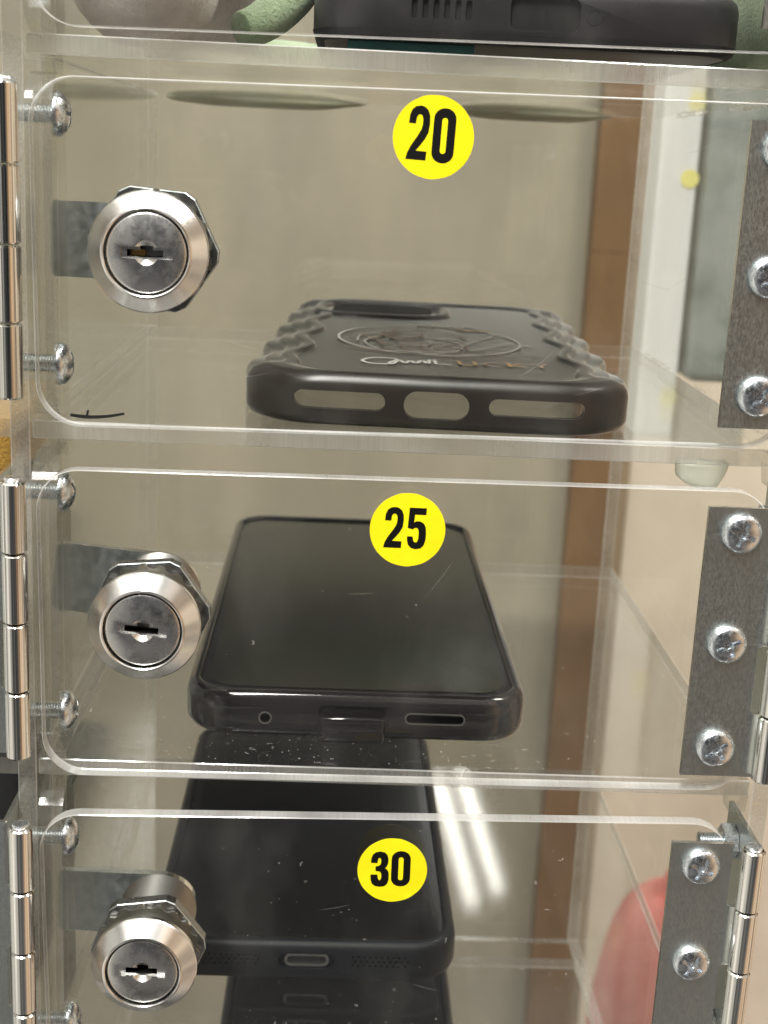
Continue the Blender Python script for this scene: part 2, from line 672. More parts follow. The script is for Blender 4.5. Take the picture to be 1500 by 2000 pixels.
def ribbon(pts, w, put, closed=False):
    """flat stroke of width w along 2-D points; put maps (a, b) to 3-D"""
    m = len(pts)
    L, R = [], []
    for i in range(m):
        a = pts[(i - 1) % m] if closed or i > 0 else pts[i]
        b = pts[(i + 1) % m] if closed or i < m - 1 else pts[i]
        dx, dy = b[0] - a[0], b[1] - a[1]
        k = math.hypot(dx, dy) or 1
        ww = w(i / max(1, m - 1)) if callable(w) else w
        nx, ny = -dy / k * ww / 2, dx / k * ww / 2
        L.append(put(pts[i][0] + nx, pts[i][1] + ny))
        R.append(put(pts[i][0] - nx, pts[i][1] - ny))
    v = L + R
    f = [(i, m + i, m + (i + 1) % m, (i + 1) % m) for i in range(m if closed else m - 1)]
    return v, f


def tube(pts, r, n=8):
    v, f = [], []
    P = [Vector(p) for p in pts]
    m = len(P)
    for i in range(m):
        t = (P[min(i + 1, m - 1)] - P[max(i - 1, 0)]).normalized()
        a = t.cross(Vector((0, 0, 1)))
        if a.length < .1:
            a = t.cross(Vector((1, 0, 0)))
        a.normalize()
        b = t.cross(a)
        rr = r(i / (m - 1)) if callable(r) else r
        for k in range(n):
            an = 2 * math.pi * k / n
            v.append(tuple(P[i] + a * math.cos(an) * rr + b * math.sin(an) * rr))
    for i in range(m - 1):
        for k in range(n):
            k2 = (k + 1) % n
            f.append((i * n + k, i * n + k2, (i + 1) * n + k2, (i + 1) * n + k))
    f.append(tuple(range(n)))
    f.append(tuple((m - 1) * n + k for k in reversed(range(n))))
    return v, f


def rings(outlines, cap_top=True, cap_bot=True):
    """stack of closed loops of equal length (3-D points) -> skin"""
    n = len(outlines[0])
    v = [p for o in outlines for p in o]
    f = []
    for k in range(len(outlines) - 1):
        for i in range(n):
            j = (i + 1) % n
            f.append((k * n + i, k * n + j, (k + 1) * n + j, (k + 1) * n + i))
    if cap_bot:
        f.append(tuple(reversed(range(n))))
    if cap_top:
        f.append(tuple((len(outlines) - 1) * n + i for i in range(n)))
    return v, f


def rbody(w, l, r, profile, n=10, wob=None):
    """rounded-rectangle body: profile = [(inset, z)], centred on x, y in 0..l"""
    out = []
    for ins, z in profile:
        rr = max(r - ins, .6)
        pts = rrect(-w / 2 + ins, w / 2 - ins, ins, l - ins, rr, n)
        out.append([(x, y, z) for x, y in pts])
    return out


# ------------------------------------------------------------------ background
F = [-2.409 - 78 * i for i in range(5)]        # shelf tops, number 15, 20, 25, 30, 35
SH = 4.0                                       # sheet thickness
def structure(o):
    o["kind"] = "structure"
    return o


wall = structure(part("wall", box(-620, 239, 1100, 1130, -1150, 172), M_WALL))
wall["label"] = "matt beige wall behind the clear locker"
wall2 = structure(part("wall", box(300.5, 760, 1098, 1130, -1150, 172), M_WALL2))
wall2["label"] = "lighter pinkish beige wall right of the brown post"
post = thing("wooden_post", "brown wooden post with a golden edge strip behind the locker", "post", (268, 1096, -1150), world=True)
part("plank", box(239.3, 281.5, 1080, 1130, -1150, -100), M_WOOD, post)
part("plank", box(239.6, 281.5, 1081, 1130, -99.5, 172), M_WOOD, post)
part("edge_strip", box(281.8, 300.2, 1086, 1130, -1150, 172), M_WOOD2, post)

# ------------------------------------------------------------------ locker
locker = thing("phone_locker", "clear acrylic phone locker with hinged, numbered and locked doors", "locker", (15, 95, F[4] - SH), world=True)
XL0, XL1, XR0, XR1 = -72.1, -67.9, 95.5, 99.7
YF, YB = 10.9, 180.3
ZT, ZB = 84.0, F[4] - SH
part("side_wall", sheet(XL0, XL1, 9.0, YB + 20, ZB, ZT, 0), [A_WALL, E_WALL, E_CHAMF], locker)
part("side_wall", sheet(XR0, XR1, 9.0, YB + 20, ZB, ZT, 0), [A_WALL_R, E_WALL, E_CHAMF], locker)
part("back_panel", box(XL1 + .1, XR0 - .1, YB + 17, YB + 20, ZB, ZT, 1), [A_BACK, E_WALL], locker)
for i, zt in enumerate(F):
    part("shelf", sheet(XL1 + .05, XR0 - .05, YF, YB, zt - SH, zt, 2), [A_SHELF, E_SHELF, E_CHAMF], locker)
    # the same shelf level in the columns on the left
    part("shelf", box(-120, XL0 - .05, YF, YB, zt - SH, zt, 2), [A_SHELF, E_SHELF], locker)
    if i < 4:
        zu = F[i - 1] - SH if i else ZT
        for x0, x1 in ((XL1 + .1, -64.4),):
            part("side_liner", sheet(x0, x1, 24, YB - .1, zt + .1, (zu if i else zt + 74) - .1, 0), [A_WALL, E_WALL, E_CHAMF], locker)
    # small cleats that carry the shelf at the front
    part("shelf_cleat", box(-64.2, -60.6, 12.0, 19, zt - SH - 3.6, zt - SH - .05), [A_BLOCK], locker)
    part("shelf_cleat", extrude([(91.0, zt - SH - .05), (91.6, zt - SH - 4.6), (95.4, zt - SH - 4.4), (95.8, zt - SH - .05)], 12.0, 17, 'xz'), [A_BLOCK, E_BLOCK], locker)

# stop blocks on the left wall behind each door
for n in (0, 1, 2, 3, 4):
    zlo = F[n] + .4
    zhi = (F[n - 1] - SH - 3.0) if n else 66
    pts = rrect(8.2, 22.5, zlo, zhi, [1.0, 9.0, 9.0, 1.0], 8)
    part("stop_block", extrude(pts, XL1 + .1, -62.3, 'yz'), [A_BLOCK, E_BLOCK], locker)

# doors ---------------------------------------------------------------
DX0, DX1, DH, DT = -64.5, 90.0, 68.7, 3.3
TILT = {0: -.0115, 1: -.0095, 2: -.0075, 3: -.018, 4: -.008}
LOCKZ = {0: 34.8, 1: -43.4 + 78, 2: -121.6 + 156, 3: -203.0 + 234, 4: 34.5}
_dl = [[(x, t, z) for x, z in rrect(DX0 - DX1 + i, -i, i, DH - i, 9.0 - i, 12)] for t, i in ((0, .22), (.22, 0), (DT - .22, 0), (DT, .22))]
_n = len(_dl[0])
door_me = mk("door", rings(_dl) + ([2] * _n + [1] * _n + [2] * _n + [0, 0],), [A_DOOR, E_DOOR, E_CHAMF])
NUM = {1: "20", 2: "25", 3: "30"}
DLABEL = {0: "clear door of the topmost compartment in view", 1: "clear door with the yellow 20 sticker", 2: "clear door with the yellow 25 sticker", 3: "clear door with the yellow 30 sticker", 4: "clear door of the lowest compartment"}
# pivot about the hinge side at mid height, so that the free (left) edge hangs lower
DOORS = {}
for n in range(0, 5):
    zoff = {3: 1.4}.get(n, 0)
    d = place("door", door_me, locker, (DX1, 0, -78 * n + zoff), (0, TILT[n], 0), DLABEL[n])
    # keep the mid point of the door where an untilted door has it
    d.location.z += -math.sin(-TILT[n]) * (DX1 - 12) * S * -1 * 0
    OFF[d] = (0, 0, 0)
    DOORS[n] = d


GLYPH = {
    '2': [(378, 975), (635, 975), (637, 888), (495, 885), (530, 830), (600, 740), (640, 660), (650, 560), (645, 480), (620, 420), (575, 385), (530, 375), (470, 385), (425, 420), (400, 480), (392, 568), (468, 568),
          (475, 500), (495, 465), (530, 458), (560, 475), (575, 520), (575, 580), (560, 640), (520, 710), (440, 830), (400, 910)],
    '5': [(748, 393), (975, 396), (972, 482), (815, 482), (805, 607), (850, 595), (900, 597), (945, 625), (970, 680), (978, 770), (975, 860), (955, 940), (915, 985), (850, 1000), (790, 985), (750, 940), (735, 880), (730, 825),
          (797, 825), (805, 880), (825, 910), (850, 915), (875, 900), (890, 850), (893, 770), (885, 710), (865, 680), (840, 675), (815, 685), (797, 702), (735, 690)],
    '3': [(398, 537), (405, 470), (425, 410), (465, 372), (530, 358), (595, 372), (632, 410), (650, 480), (645, 550), (625, 600), (600, 628), (630, 650), (655, 690), (662, 750), (660, 830), (640, 890), (600, 925), (530, 935),
          (465, 922), (425, 890), (405, 830), (398, 745), (492, 745), (497, 800), (510, 830), (530, 842), (552, 828), (565, 790), (565, 730), (550, 690), (520, 675), (475, 675), (472, 605), (515, 600), (545, 575), (557, 530),
          (555, 480), (540, 455), (520, 450), (500, 460), (490, 490), (487, 537)]}


def bold(p):
    return (p[0], p[1] - .006, p[2])


def numeral(ch, w, h, put):
    """flat numeral of a condensed bold face, w x h about its centre"""
    if ch == '0':
        o, i = rrect(-w / 2, w / 2, -h / 2, h / 2, w * .47, 8), rrect(-w * .137, w * .137, -h * .336, h * .336, w * .135, 8)
        m = len(o)
        return merge(([put(*p) for p in o + i], [(k, (k + 1) % m, m + (k + 1) % m, m + k) for k in range(m)]), ribbon(o, .26, lambda x, z: bold(put(x, z)), True))
    g = GLYPH[ch]
    x0, x1 = min(p[0] for p in g), max(p[0] for p in g)
    y0, y1 = min(p[1] for p in g), max(p[1] for p in g)
    q = [(((p[0] - x0) / (x1 - x0) - .5) * w, (.5 - (p[1] - y0) / (y1 - y0)) * h) for p in g]
    return merge(([put(*p) for p in q], [tuple(range(len(q)))]), ribbon(q, .26, lambda x, z: bold(put(x, z)), True))


STK = {1: (13.5, -18.9, 15.9, -.045, ((-3.05, .62, 4.1, 10.0), (2.02, .42, 4.1, 10.1))), 2: (12.5, -98.5, 15.9, -.012, ((-2.98, .45, 3.9, 8.65), (1.92, .40, 3.75, 8.8))),
       3: (13.1, -177.8, 15.65, -.008, ((-2.83, .25, 3.9, 8.55), (1.9, .45, 4.05, 8.5)))}
for n, txt in NUM.items():
    cx, cz, dia, rr, GL = STK[n]
    cx -= DX1
    cz -= (-78 * n + {3: 1.4}.get(n, 0))
    a = TILT[n]                                    # undo the door's tilt so the sticker sits where it is stuck
    cx, cz = cx * math.cos(a) + cz * -math.sin(a) * 1, cx * math.sin(a) + cz * math.cos(a)
    disc = [(cx + dia / 2 * math.cos(2 * math.pi * i / 64), cz + dia / 2 * (1 + .004 * math.sin(5 * i)) * math.sin(2 * math.pi * i / 64)) for i in range(64)]
    part("number_sticker", extrude(disc, -.16, -.01, 'xz'), [M_YELLOW, M_YELLOW], DOORS[n], label="round yellow sticker printed " + txt)
    for ch, (gx, gz, gw, gh) in zip(txt, GL):
        def put(px, pz, gx=gx, gz=gz):
            X, Z = gx + px, gz + pz
            return (cx + X * math.cos(rr) - Z * math.sin(rr), -.18, cz + X * math.sin(rr) + Z * math.cos(rr))
        part("numeral", numeral(ch, gw, gh, put), M_INK, DOORS[n], label="printed numeral " + ch)

# a stroke of black marker near the lower left corner of door 20
mk_pts = spline([(-57.6, -76.9), (-54.0, -77.2), (-50.0, -76.9), (-46.6, -76.2)], 8)
mk2 = spline([(-54.2, -77.1), (-54.1, -76.3), (-53.9, -75.8)], 4)
def mput(x, z):
    a = TILT[1]
    X, Z = x - DX1, z + 78
    return (X * math.cos(a) - Z * math.sin(a), -.03, X * math.sin(a) + Z * math.cos(a))
part("marker_stroke", merge(ribbon(mk_pts, lambda t: .75 - .35 * abs(t - .3), mput), ribbon(mk2, .45, lambda x, z: (mput(x, z)[0], -.04, mput(x, z)[2]))), M_MARK, DOORS[1])

# hinges --------------------------------------------------------------
HZ0, HZ1 = 4.2, 65.3
KL = (HZ1 - HZ0) / 4


def leaf_outline(sign=1, x0=75.5, x1=89.3, xk=91.6):
    pts = [(x0, HZ0), (xk, HZ0)]
    for k in range(4):
        a, b = HZ0 + k * KL, HZ0 + (k + 1) * KL
        if k % 2 == 0:
            pts += [(xk, a), (xk, b - .4)] if k else [(xk, b - .4)]
            pts += [(x1 + .9, b - .4), (x1 + .2, b), (x1, b + .9)]
        else:
            pts += [(x1, b - 1.2), (x1 + .3, b - .4)]
            if k < 3:
                pts += [(x1 + .9, b), (xk, b)]
    pts += [(x1 + .3, HZ1), (x0, HZ1)]
    out = []
    for q in pts:
        if not out or (abs(q[0] - out[-1][0]) + abs(q[1] - out[-1][1])) > 1e-6:
            out.append(q)
    return out


leaf_me = mk("hinge_leaf", extrude(leaf_outline(), -1.1, -.02, 'xz'), [M_PLATE, M_PLATE_EDGE])
knuckle_me = mk("knuckle", lathe([(0, .12), (2.2, .12), (2.62, .5), (2.62, KL - .5), (2.2, KL - .12), (0, KL - .12)], 'z', 40), M_CHROME, 40)
pin_me = mk("hinge_pin", lathe([(0, 0), (1.7, 0), (1.9, .5), (1.7, .9), (0, 1.0)], 'z', 24), M_ZINC, 40)
wleaf_me = mk("hinge_leaf", extrude(rrect(-1.5, 21.0, HZ0, HZ1, .4, 2), 0, 1.0, 'yz'), [M_PLATE, M_PLATE_EDGE])
# pan head screw with a cross recess (faces -y)
hd = lathe([(0, 0), (4.2, 0), (4.2, -.8), (3.95, -1.35), (3.3, -1.75), (1.9, -2.0), (0, -2.08)], 'y', 40)
screw_me = boolean(hd, [box(-2.7, 2.7, -4, -1.0, -.48, .48), box(-.48, .48, -4, -.95, -2.7, 2.7), lathe([(0, -.7), (1.0, -.7), (1.5, -4), (0, -4)], 'y', 16)], [M_ZINC, M_ZINC])
shade(screw_me, 40)
# bolt: shaft along -x, domed head towards +x
shaft = [(0, -13.5)] + [q for i in range(22) for q in ((2.0, -13.5 + i * .6), (1.72, -13.2 + i * .6))] + [(2.0, -.3), (2.0, 0), (0, 0)]
bolt_shaft_me = mk("bolt_shaft", clean(lathe(shaft, 'x', 24)), M_ZINC, 40)
bh = lathe([(0, 0), (4.5, 0), (4.5, .5), (4.1, 1.3), (3.2, 2.1), (1.8, 2.7), (0, 2.9)], 'x', 40)
bolt_head_me = boolean(bh, [box(1.7, 4, -2.6, 2.6, -.45, .45), box(1.7, 4, -.45, .45, -2.6, 2.6)], [M_ZINC, M_ZINC])
shade(bolt_head_me, 40)
hexo = [(4.05 * math.cos(math.radians(60 * i + 8)), 4.05 * math.sin(math.radians(60 * i + 8))) for i in range(6)]
hexnut_me = mk("hex_nut", extrude(hexo, 0, -3.2, 'yz'), [M_ZINC, M_ZINC])
bolt_end_me = mk("bolt_end", clean(lathe([(0, -7.6)] + [q for i in range(12) for q in ((1.95, -7.4 + i * .6), (1.65, -7.1 + i * .6))] + [(0, 0)], 'x', 20)), M_ZINC, 40)

for n in range(0, 5):
    z0 = -78 * n + {3: .4}.get(n, 0)
    hg = empty("hinge", (0, 0, z0), locker)
    hg["label"] = "steel hinge at the right edge of its clear door"
    place("hinge_leaf", leaf_me, hg)
    for k in range(4):
        place("knuckle", knuckle_me, hg, (93.4, -2.9, HZ0 + k * KL))
    place("hinge_pin", pin_me, hg, (93.4, -2.9, HZ1 - .1))
    place("hinge_leaf", wleaf_me, hg, (94.4, 0, 0))
    for zz in (60.0, 35.3, 11.0):
        place("screw", screw_me, hg, (82.6 + random.uniform(-.25, .25), -1.1, zz + random.uniform(-.3, .3)), (0, random.uniform(.2, 1.3), 0))
    for zz in (58.5, 9.0):
        place("hex_nut", hexnut_me, hg, (94.3, 13.4, zz))
        place("bolt_end", bolt_end_me, hg, (93.1, 13.4, zz))
    # hinge of the column on the left, bolted through the shared wall
    hl = empty("hinge", (0, 0, z0 + .3), locker)
    hl["label"] = "steel hinge of the neighbouring column on the shared left wall"
    for k in range(4):
        place("knuckle", knuckle_me, hl, (-68.75, -3.4, HZ0 + k * KL))
    place("hinge_pin", pin_me, hl, (-68.75, -3.4, HZ1 - .1))
    place("hinge_leaf", leaf_me, hl, (-68.75 - 93.4, -.5, 0))
    place("hinge_leaf", wleaf_me, hl, (XL0 - 1.1, 0, 0))
    for zz in (59.5, 8.6):
        zz += {1: .8, 2: .2, 3: -4.6}.get(n, 0) if zz > 30 else {1: .9, 2: .0, 3: -2.6}.get(n, 0)
        place("bolt_shaft", bolt_shaft_me, hl, (-61.9, 13.0, zz - .3))
        place("bolt_head", bolt_head_me, hl, (-62.2, 13.0, zz - .3), (random.uniform(0, 1.5), 0, 0))

# cam locks -----------------------------------------------------------
bezel_me = mk("bezel", lathe([(12.0, 0), (12.0, -1.0), (11.75, -1.45), (8.95, -4.25), (8.6, -4.4), (8.35, -4.2), (8.3, -1.5), (8.3, 0)], 'y', 72, closed=True), M_BEZEL, 14)
plug = lathe([(0, 4), (7.95, 4), (7.95, -3.25), (7.8, -3.65), (7.4, -3.85), (0, -3.9)], 'y', 64)
plug_me = boolean(plug, [{"g": box(-5.1, 5.1, -6, -3.0, -1.15, 1.15), "m": 0}, {"g": lathe([(0, -2.6), (1.4, -2.9), (2.45, -3.85), (2.6, -6), (0, -6)], 'y', 32), "m": 0},
                         {"g": box(-3.9, 3.2, -6, 2.5, -.8, .55), "m": 1}, {"g": box(-1.3, 1.2, -6, 2.5, -.9, 1.35), "m": 1}], [M_FACE, M_BLACK])
shade(plug_me, 30)
tumbler_me = mk("tumbler", box(-3.3, -.6, -1.2, 1.5, -.75, .5), M_BRASS)
nut_o = [(13.3 * math.cos(math.radians(60 * i + 12 + q)), 13.3 * math.sin(math.radians(60 * i + 12 + q))) for i in range(6) for q in (-5, 5)]
nut_me = mk("hex_nut", rings([[(x * k, t, z * k) for x, z in nut_o] for t, k in ((5.4, .985), (5.6, 1.0), (8.2, 1.0), (8.4, .985))]) + ([1] * 12 + [0] * 12 + [1] * 12 + [0, 0],), [M_NUT, M_CAM])
tw = []
for i in range(72):
    r = 12.1 if (i // 2) % 2 == 0 else 11.2
    tw.append((r * math.cos(2 * math.pi * i / 72), r * math.sin(2 * math.pi * i / 72)))
washer_me = mk("star_washer", extrude(tw, 4.3, 5.2, 'xz'), [M_PLATE_EDGE, M_PLATE_EDGE])
bp = [(0, .2)] + [q for i in range(20) for q in ((9.2, 4.2 + i * 1.0), (8.4, 4.7 + i * 1.0))] + [(8.6, 24.4), (0, 24.4)]
bp.insert(1, (8.2, .2))
barrel_me = mk("barrel", clean(lathe(bp, 'y', 56)), M_NUT2, 45)
cam_o = [(9.0 * math.cos(math.radians(a)), 8.3 * math.sin(math.radians(a))) for a in range(-90, 91, 10)] + [(-23.6, 8.0), (-24.6, 7.0), (-24.6, -7.0), (-23.6, -8.0)]
cam_me = mk("cam_plate", extrude(cam_o, 24.6, 26.6, 'xz'), [M_CAM, M_PLATE_EDGE])
LL = {0: "keyed cam lock of the topmost door in view", 1: "keyed cam lock on the door numbered 20", 2: "keyed cam lock on the door numbered 25", 3: "keyed cam lock on the door numbered 30", 4: "keyed cam lock of the lowest door"}
for n in range(0, 5):
    lx = {1: -41.7, 2: -42.3, 3: -42.2}.get(n, -42)
    z = -78 * n + LOCKZ[n]
    g = empty("cam_lock", (lx, 0, z), locker)
    g["label"] = LL[n]
    kr = {1: 0, 2: .075, 3: .02}.get(n, 0)
    place("bezel", bezel_me, g)
    place("lock_face", plug_me, g, rot=(0, kr, 0))
    if n == 1:
        place("tumbler", tumbler_me, g, rot=(0, kr, 0))
    nr = {1: .28, 2: .12, 3: .08}.get(n, .2)
    place("star_washer", washer_me, g, rot=(0, nr, 0))
    place("hex_nut", nut_me, g, rot=(0, nr, 0))
    place("barrel", barrel_me, g)
    place("cam_plate", cam_me, g, rot=(0, {1: .01, 2: .10, 3: .03}.get(n, 0), 0))

# rubber bumper under shelf 20 ------------------------------------------
bo = [(-5.4, 0), (-5.2, -3.4), (-4.2, -4.6), (-1.5, -5.7), (1.5, -6.1), (3.2, -5.2), (4.8, -2.2), (5.4, 0)]
bo = spline(bo, 5)
bc = (0, -2.2)
bump = part("rubber_bumper", rings([[(77.7 + bc[0] + (x - bc[0]) * k, y, F[1] - SH - .05 + min(0, bc[1] + (z - bc[1]) * k)) for x, z in bo] for y, k in ((12.6, .6), (12.7, .82), (13.2, .95), (14.2, 1), (18.5, 1), (19.6, .9))]), M_RUBBER, smooth=True)
tag(bump, "milky white rubber bumper stuck under the shelf of door 20", "bumper")

# ------------------------------------------------------------------ phone case 20 (empty, back side up)
case = thing("phone_case", "empty smoky phone case with wavy edges and line drawing behind door 20", "phone case", (18.6, 17.0, F[1] + .05), (0, 0, math.radians(-2.7)))
CW, CL, CR = 88.4, 168.0, 18.0


def wavy(ins, z, zt=None, nseg=14, amp=1.7):
    ix, iy = ins * 1.3, ins * .62
    pts = rrect(-CW / 2 + ix, CW / 2 - ix, iy, CL - iy, max(CR - ins * .8, 3), nseg)
    # long sides need points of their own
    out = []
    m = len(pts)
    for i in range(m):
        a, b = pts[i], pts[(i + 1) % m]
        out.append(a)
        if abs(a[0] - b[0]) < 1e-6 and abs(b[1] - a[1]) > 40:
            for k in range(1, 64):
                out.append((a[0], a[1] + (b[1] - a[1]) * k / 64))
        elif abs(a[1] - b[1]) < 1e-6 and abs(b[0] - a[0]) > 20:
            for k in range(1, 12):
                out.append((a[0] + (b[0] - a[0]) * k / 12, a[1]))
    res = []
    for x, y in out:
        s = min(1, max(0, (y - 13) / 10)) * min(1, max(0, (CL - 13 - y) / 10))
        side = min(1, max(0, (abs(x) - (CW / 2 - 22)) / 7))
        dx = amp * s * side * (math.cos((y - 30) / 36.0 * 2 * math.pi) - .3)
        k = 0 if zt is None else s * side
        res.append((x + (dx if x > 0 else -dx), y, z + ((zt or 0) - z) * k))
    return res


prof = [(1.6, 0, 0), (.5, .6, .6), (0, 2.0, 2.0), (0, 7.6, 7.2), (.3, 9.0, 8.2), (.9, 10.2, 8.9), (2.7, 11.2, 9.1), (3.1, 11.35, 9.4), (3.4, 11.45, 9.95), (3.9, 11.5, 10.15), (5.7, 11.6, 10.3), (6.1, 11.6, 10.6),
        (6.4, 11.6, 11.15), (6.9, 11.5, 11.4), (8.5, 11.4, 11.5), (9.0, 11.2, 11.3), (9.3, 10.7, 10.6)]
outer = rings([wavy(i, z, zt) for i, z, zt in prof])
cavity = rings([wavy(3.2, -1, amp=1.8), wavy(3.2, 6.0, amp=1.8), wavy(6.4, 8.6, amp=1.8)])
def slot(x0, x1, z0, z1, r, y0=-3, y1=7):
    return extrude(rrect(x0, x1, z0, z1, r, 6), y0, y1, 'xz')
case_me = boolean(outer, [cavity, slot(-31.5, -11.5, 3.6, 7.6, 1.95), slot(-7.4, 6.9, 2.3, 8.4, 2.9), slot(11.2, 32.2, 3.8, 7.6, 1.85)], [M_CASE, M_CASE])
shade(case_me, 50)
place("case_shell", case_me, case)
# the printed back panel
pan = [(x, y, 10.95) for x, y, z in wavy(8.75, 0)]
pv = pan + [(x, y, 10.2) for x, y, z in pan]
m_ = len(pan)
# camera opening with its raised rim at the far left
ring_o = rrect(-33, 5, 111, 150, 12, 8)
part("camera_rim", rings([[(x, y, 10.7) for x, y in rrect(-37, 6, 119, 160, 13, 8)], [(x, y, 11.5) for x, y in rrect(-36.4, 5.4, 119.6, 159.4, 12.5, 8)],
                          [(x, y, 11.85) for x, y in rrect(-35.2, 4.2, 120.8, 158.2, 11.5, 8)], [(x, y, 11.8) for x, y in rrect(-34.2, 3.2, 121.8, 157.2, 10, 8)],
                          [(x, y, 11.0) for x, y in rrect(-33.8, 2.8, 122.2, 156.8, 9.5, 8)]], True, False), M_CASE, case, smooth=True)
part("camera_opening", extrude(rrect(-31, 0, 125, 154, 8, 6), 11.05, 11.2, 'xy'), [M_BLK, M_BLK], case)
# side button
part("side_button", bbox_bevel(CW / 2 - .6, CW / 2 + .7, 28, 44, 4.0, 8.2, .4), M_CASE_DARK, case)


# line drawing printed on the panel, laid out in world mm then taken into case space
def to_case(x, y):
    a = math.radians(2.7)
    dx, dy = x - 18.6, y - 17.0
    return dx * math.cos(a) - dy * math.sin(a), dx * math.sin(a) + dy * math.cos(a)


ART = []


def art(pts, w, mat, zlift=0.0, n=6, closed=False, sp=True):
    q = [to_case(*p) for p in pts]
    q = spline(q, n, closed) if sp else q
    ART.append((mat, ribbon(q, w * 1.15, lambda x, y: (x, y, 10.99 + zlift), closed)))


AP = 10.95
circ = [(20.5 + 24.2 * math.cos(2 * math.pi * i / 24), 88 + 30 * math.sin(2 * math.pi * i / 24)) for i in range(24)]
art(circ, .7, M_ART_W, closed=True)
rnd = random.Random(5)
for k in range(11):
    cx, cy_ = 18 + rnd.uniform(-6, 8), 86 + rnd.uniform(-14, 12)
    rr = rnd.uniform(3, 12)
    ps = [(cx + rr * math.cos(a * .8 + k), cy_ + rr * 1.5 * math.sin(a * .8 + k)) for a in range(rnd.randint(4, 8))]
    art(ps, .5, (M_ART_P, M_ART_W, M_ART_P)[k % 3], .006 * (k + 1))
for k, (x0, y0, x1, y1) in enumerate([(4, 82, 13, 108), (26, 72, 40, 104), (8, 74, 2, 96), (30, 68, 43, 88), (12, 66, 34, 70), (14, 62, 26, 63.5)]):
    art([(x0, y0), ((x0 + x1) / 2 + .7, (y0 + y1) / 2 + 1), (x1, y1)], .55, (M_ART_P, M_ART_W)[k % 2], .08 + .006 * k)
zig = [(19, 117), (20.5, 124), (22.5, 116), (24, 123), (27, 117), (29, 124), (31, 116), (33.5, 124), (36, 117)]
art(zig, .8, M_ART_W, n=5)
art([(30, 113.5), (33, 111), (37, 112.5), (39.5, 111)], 1.6, M_ART_G)
art([(18, 113), (21, 112.5), (24, 112.8)], 1.3, M_ART_P)
art([(-2, 67), (20, 60), (48, 66)], .4, M_ART_P)
art([(2, 63), (25, 56), (38, 58)], .4, M_ART_P)
art([(44.5, 82.8), (48, 83.4)], .5, M_ART_W, sp=False)
art([(46.2, 81.4), (46.4, 84.8)], .8, M_ART_W, sp=False)
# looping script to the left, then spaced capitals
art([(9.5, 40), (4.5, 39.5), (2.2, 44), (5.5, 49.5), (10.5, 48), (8.5, 42), (9.5, 40.8), (11, 46.5), (12.2, 42), (13.6, 46.5), (14.8, 42.5), (16.5, 47.5), (17.6, 42.5), (18.3, 49)], .75, M_ART_W, n=8)


def cap(ch, x, y, mat):
    w, h = 3.6, 6.6
    st = {'L': [[(0, h), (0, 0), (w, 0)]], 'U': [[(0, h), (0, 1), (w * .5, 0), (w, 1), (w, h)]], 'C': [[(w, h * .9), (w * .5, h), (0, h * .6), (0, h * .35), (w * .5, 0), (w, h * .1)]],
          'K': [[(0, 0), (0, h)], [(w, h), (.2, h * .45), (w, 0)]], 'Y': [[(0, h), (w * .5, h * .5), (w, h)], [(w * .5, h * .5), (w * .5, 0)]]}[ch]
    for k, s in enumerate(st):
        art([(x + a, y + b) for a, b in s], .75, mat, .006 * k, sp=False)


for i, (ch, mat) in enumerate(zip("LUCKY", (M_ART_W, M_ART_G, M_ART_P, M_ART_G, M_ART_P))):
    cap(ch, 19.5 + i * 5.9, 42.5 + .2 * i, mat)
for mat in (M_ART_W, M_ART_G, M_ART_P):
    gs = [g for m, g in ART if m is mat]
    part("line_drawing", merge(*gs), mat, case)

def ring_geo(x0, x1, z0, z1, r, t, y0, y1):
    o = rrect(x0 - t, x1 + t, z0 - t, z1 + t, r + t, 6)
    i = rrect(x0, x1, z0, z1, r, 6)
    k = len(o)
    v = [(x, y0, z) for x, z in o] + [(x, y0, z) for x, z in i] + [(x, y1, z) for x, z in o] + [(x, y1, z) for x, z in i]
    f = []
    for a in range(k):
        b = (a + 1) % k
        f += [(a, b, k + b, k + a), (2 * k + a, 3 * k + a, 3 * k + b, 2 * k + b), (a, 2 * k + a, 2 * k + b, b), (k + a, k + b, 3 * k + b, 3 * k + a)]
    return v, f


# ------------------------------------------------------------------ phone behind door 25
p25 = thing("phone", "phone face up in a glossy smoke-clear case behind door 25", "phone", (4.2, 26.0, F[2] + .05), (0, 0, math.radians(.2)))
PW, PL, PR = 83.0, 167.0, 12.0
cprof = [(2.4, 0), (1.0, .5), (.2, 1.7), (0, 3.0), (0, 7.8), (.3, 9.3), (1.0, 10.6), (1.9, 11.3), (2.6, 11.4), (3.1, 11.1), (3.3, 10.4), (3.35, 9.9)]
loops = rbody(PW, PL, PR, cprof, 12)
body = rings(loops)
flap_cut = slot(-9.0, 7.0, 6.2, 8.6, 1.0, -2, .9)
spk_cut = slot(11.8, 25.6, 5.0, 7.2, 1.05, -2, 2.0)
mic_cut = lathe([(0, -2), (1.25, -2), (1.25, 2.0), (0, 2.0)], 'y', 20, c=(-21.8, 0, 5.2))
cs_me = boolean(body, [{"g": spk_cut, "m": 1}, {"g": mic_cut, "m": 1}, {"g": flap_cut, "m": 0}], [M_TPU, M_BEZ])
shade(cs_me, 40)
place("case", cs_me, p25)
inner = [(x, y) for x, y, z in rbody(PW, PL, PR, [(3.5, 0)], 12)[0]]
part("screen_border", extrude(inner, 9.95, 10.25, 'xy'), [M_BEZ, M_BEZ], p25)
part("screen", extrude(rrect(-PW / 2 + 5.2, PW / 2 - 5.2, 7.0, PL - 5.5, 7, 10), 10.3, 10.4, 'xy'), [M_SCREEN, M_SCREEN], p25)
fl = bbox_bevel(-8.2, 6.6, -1.3, 1.0, .2, 6.2, .5)
part("port_flap", fl, M_TPU, p25, smooth=True)
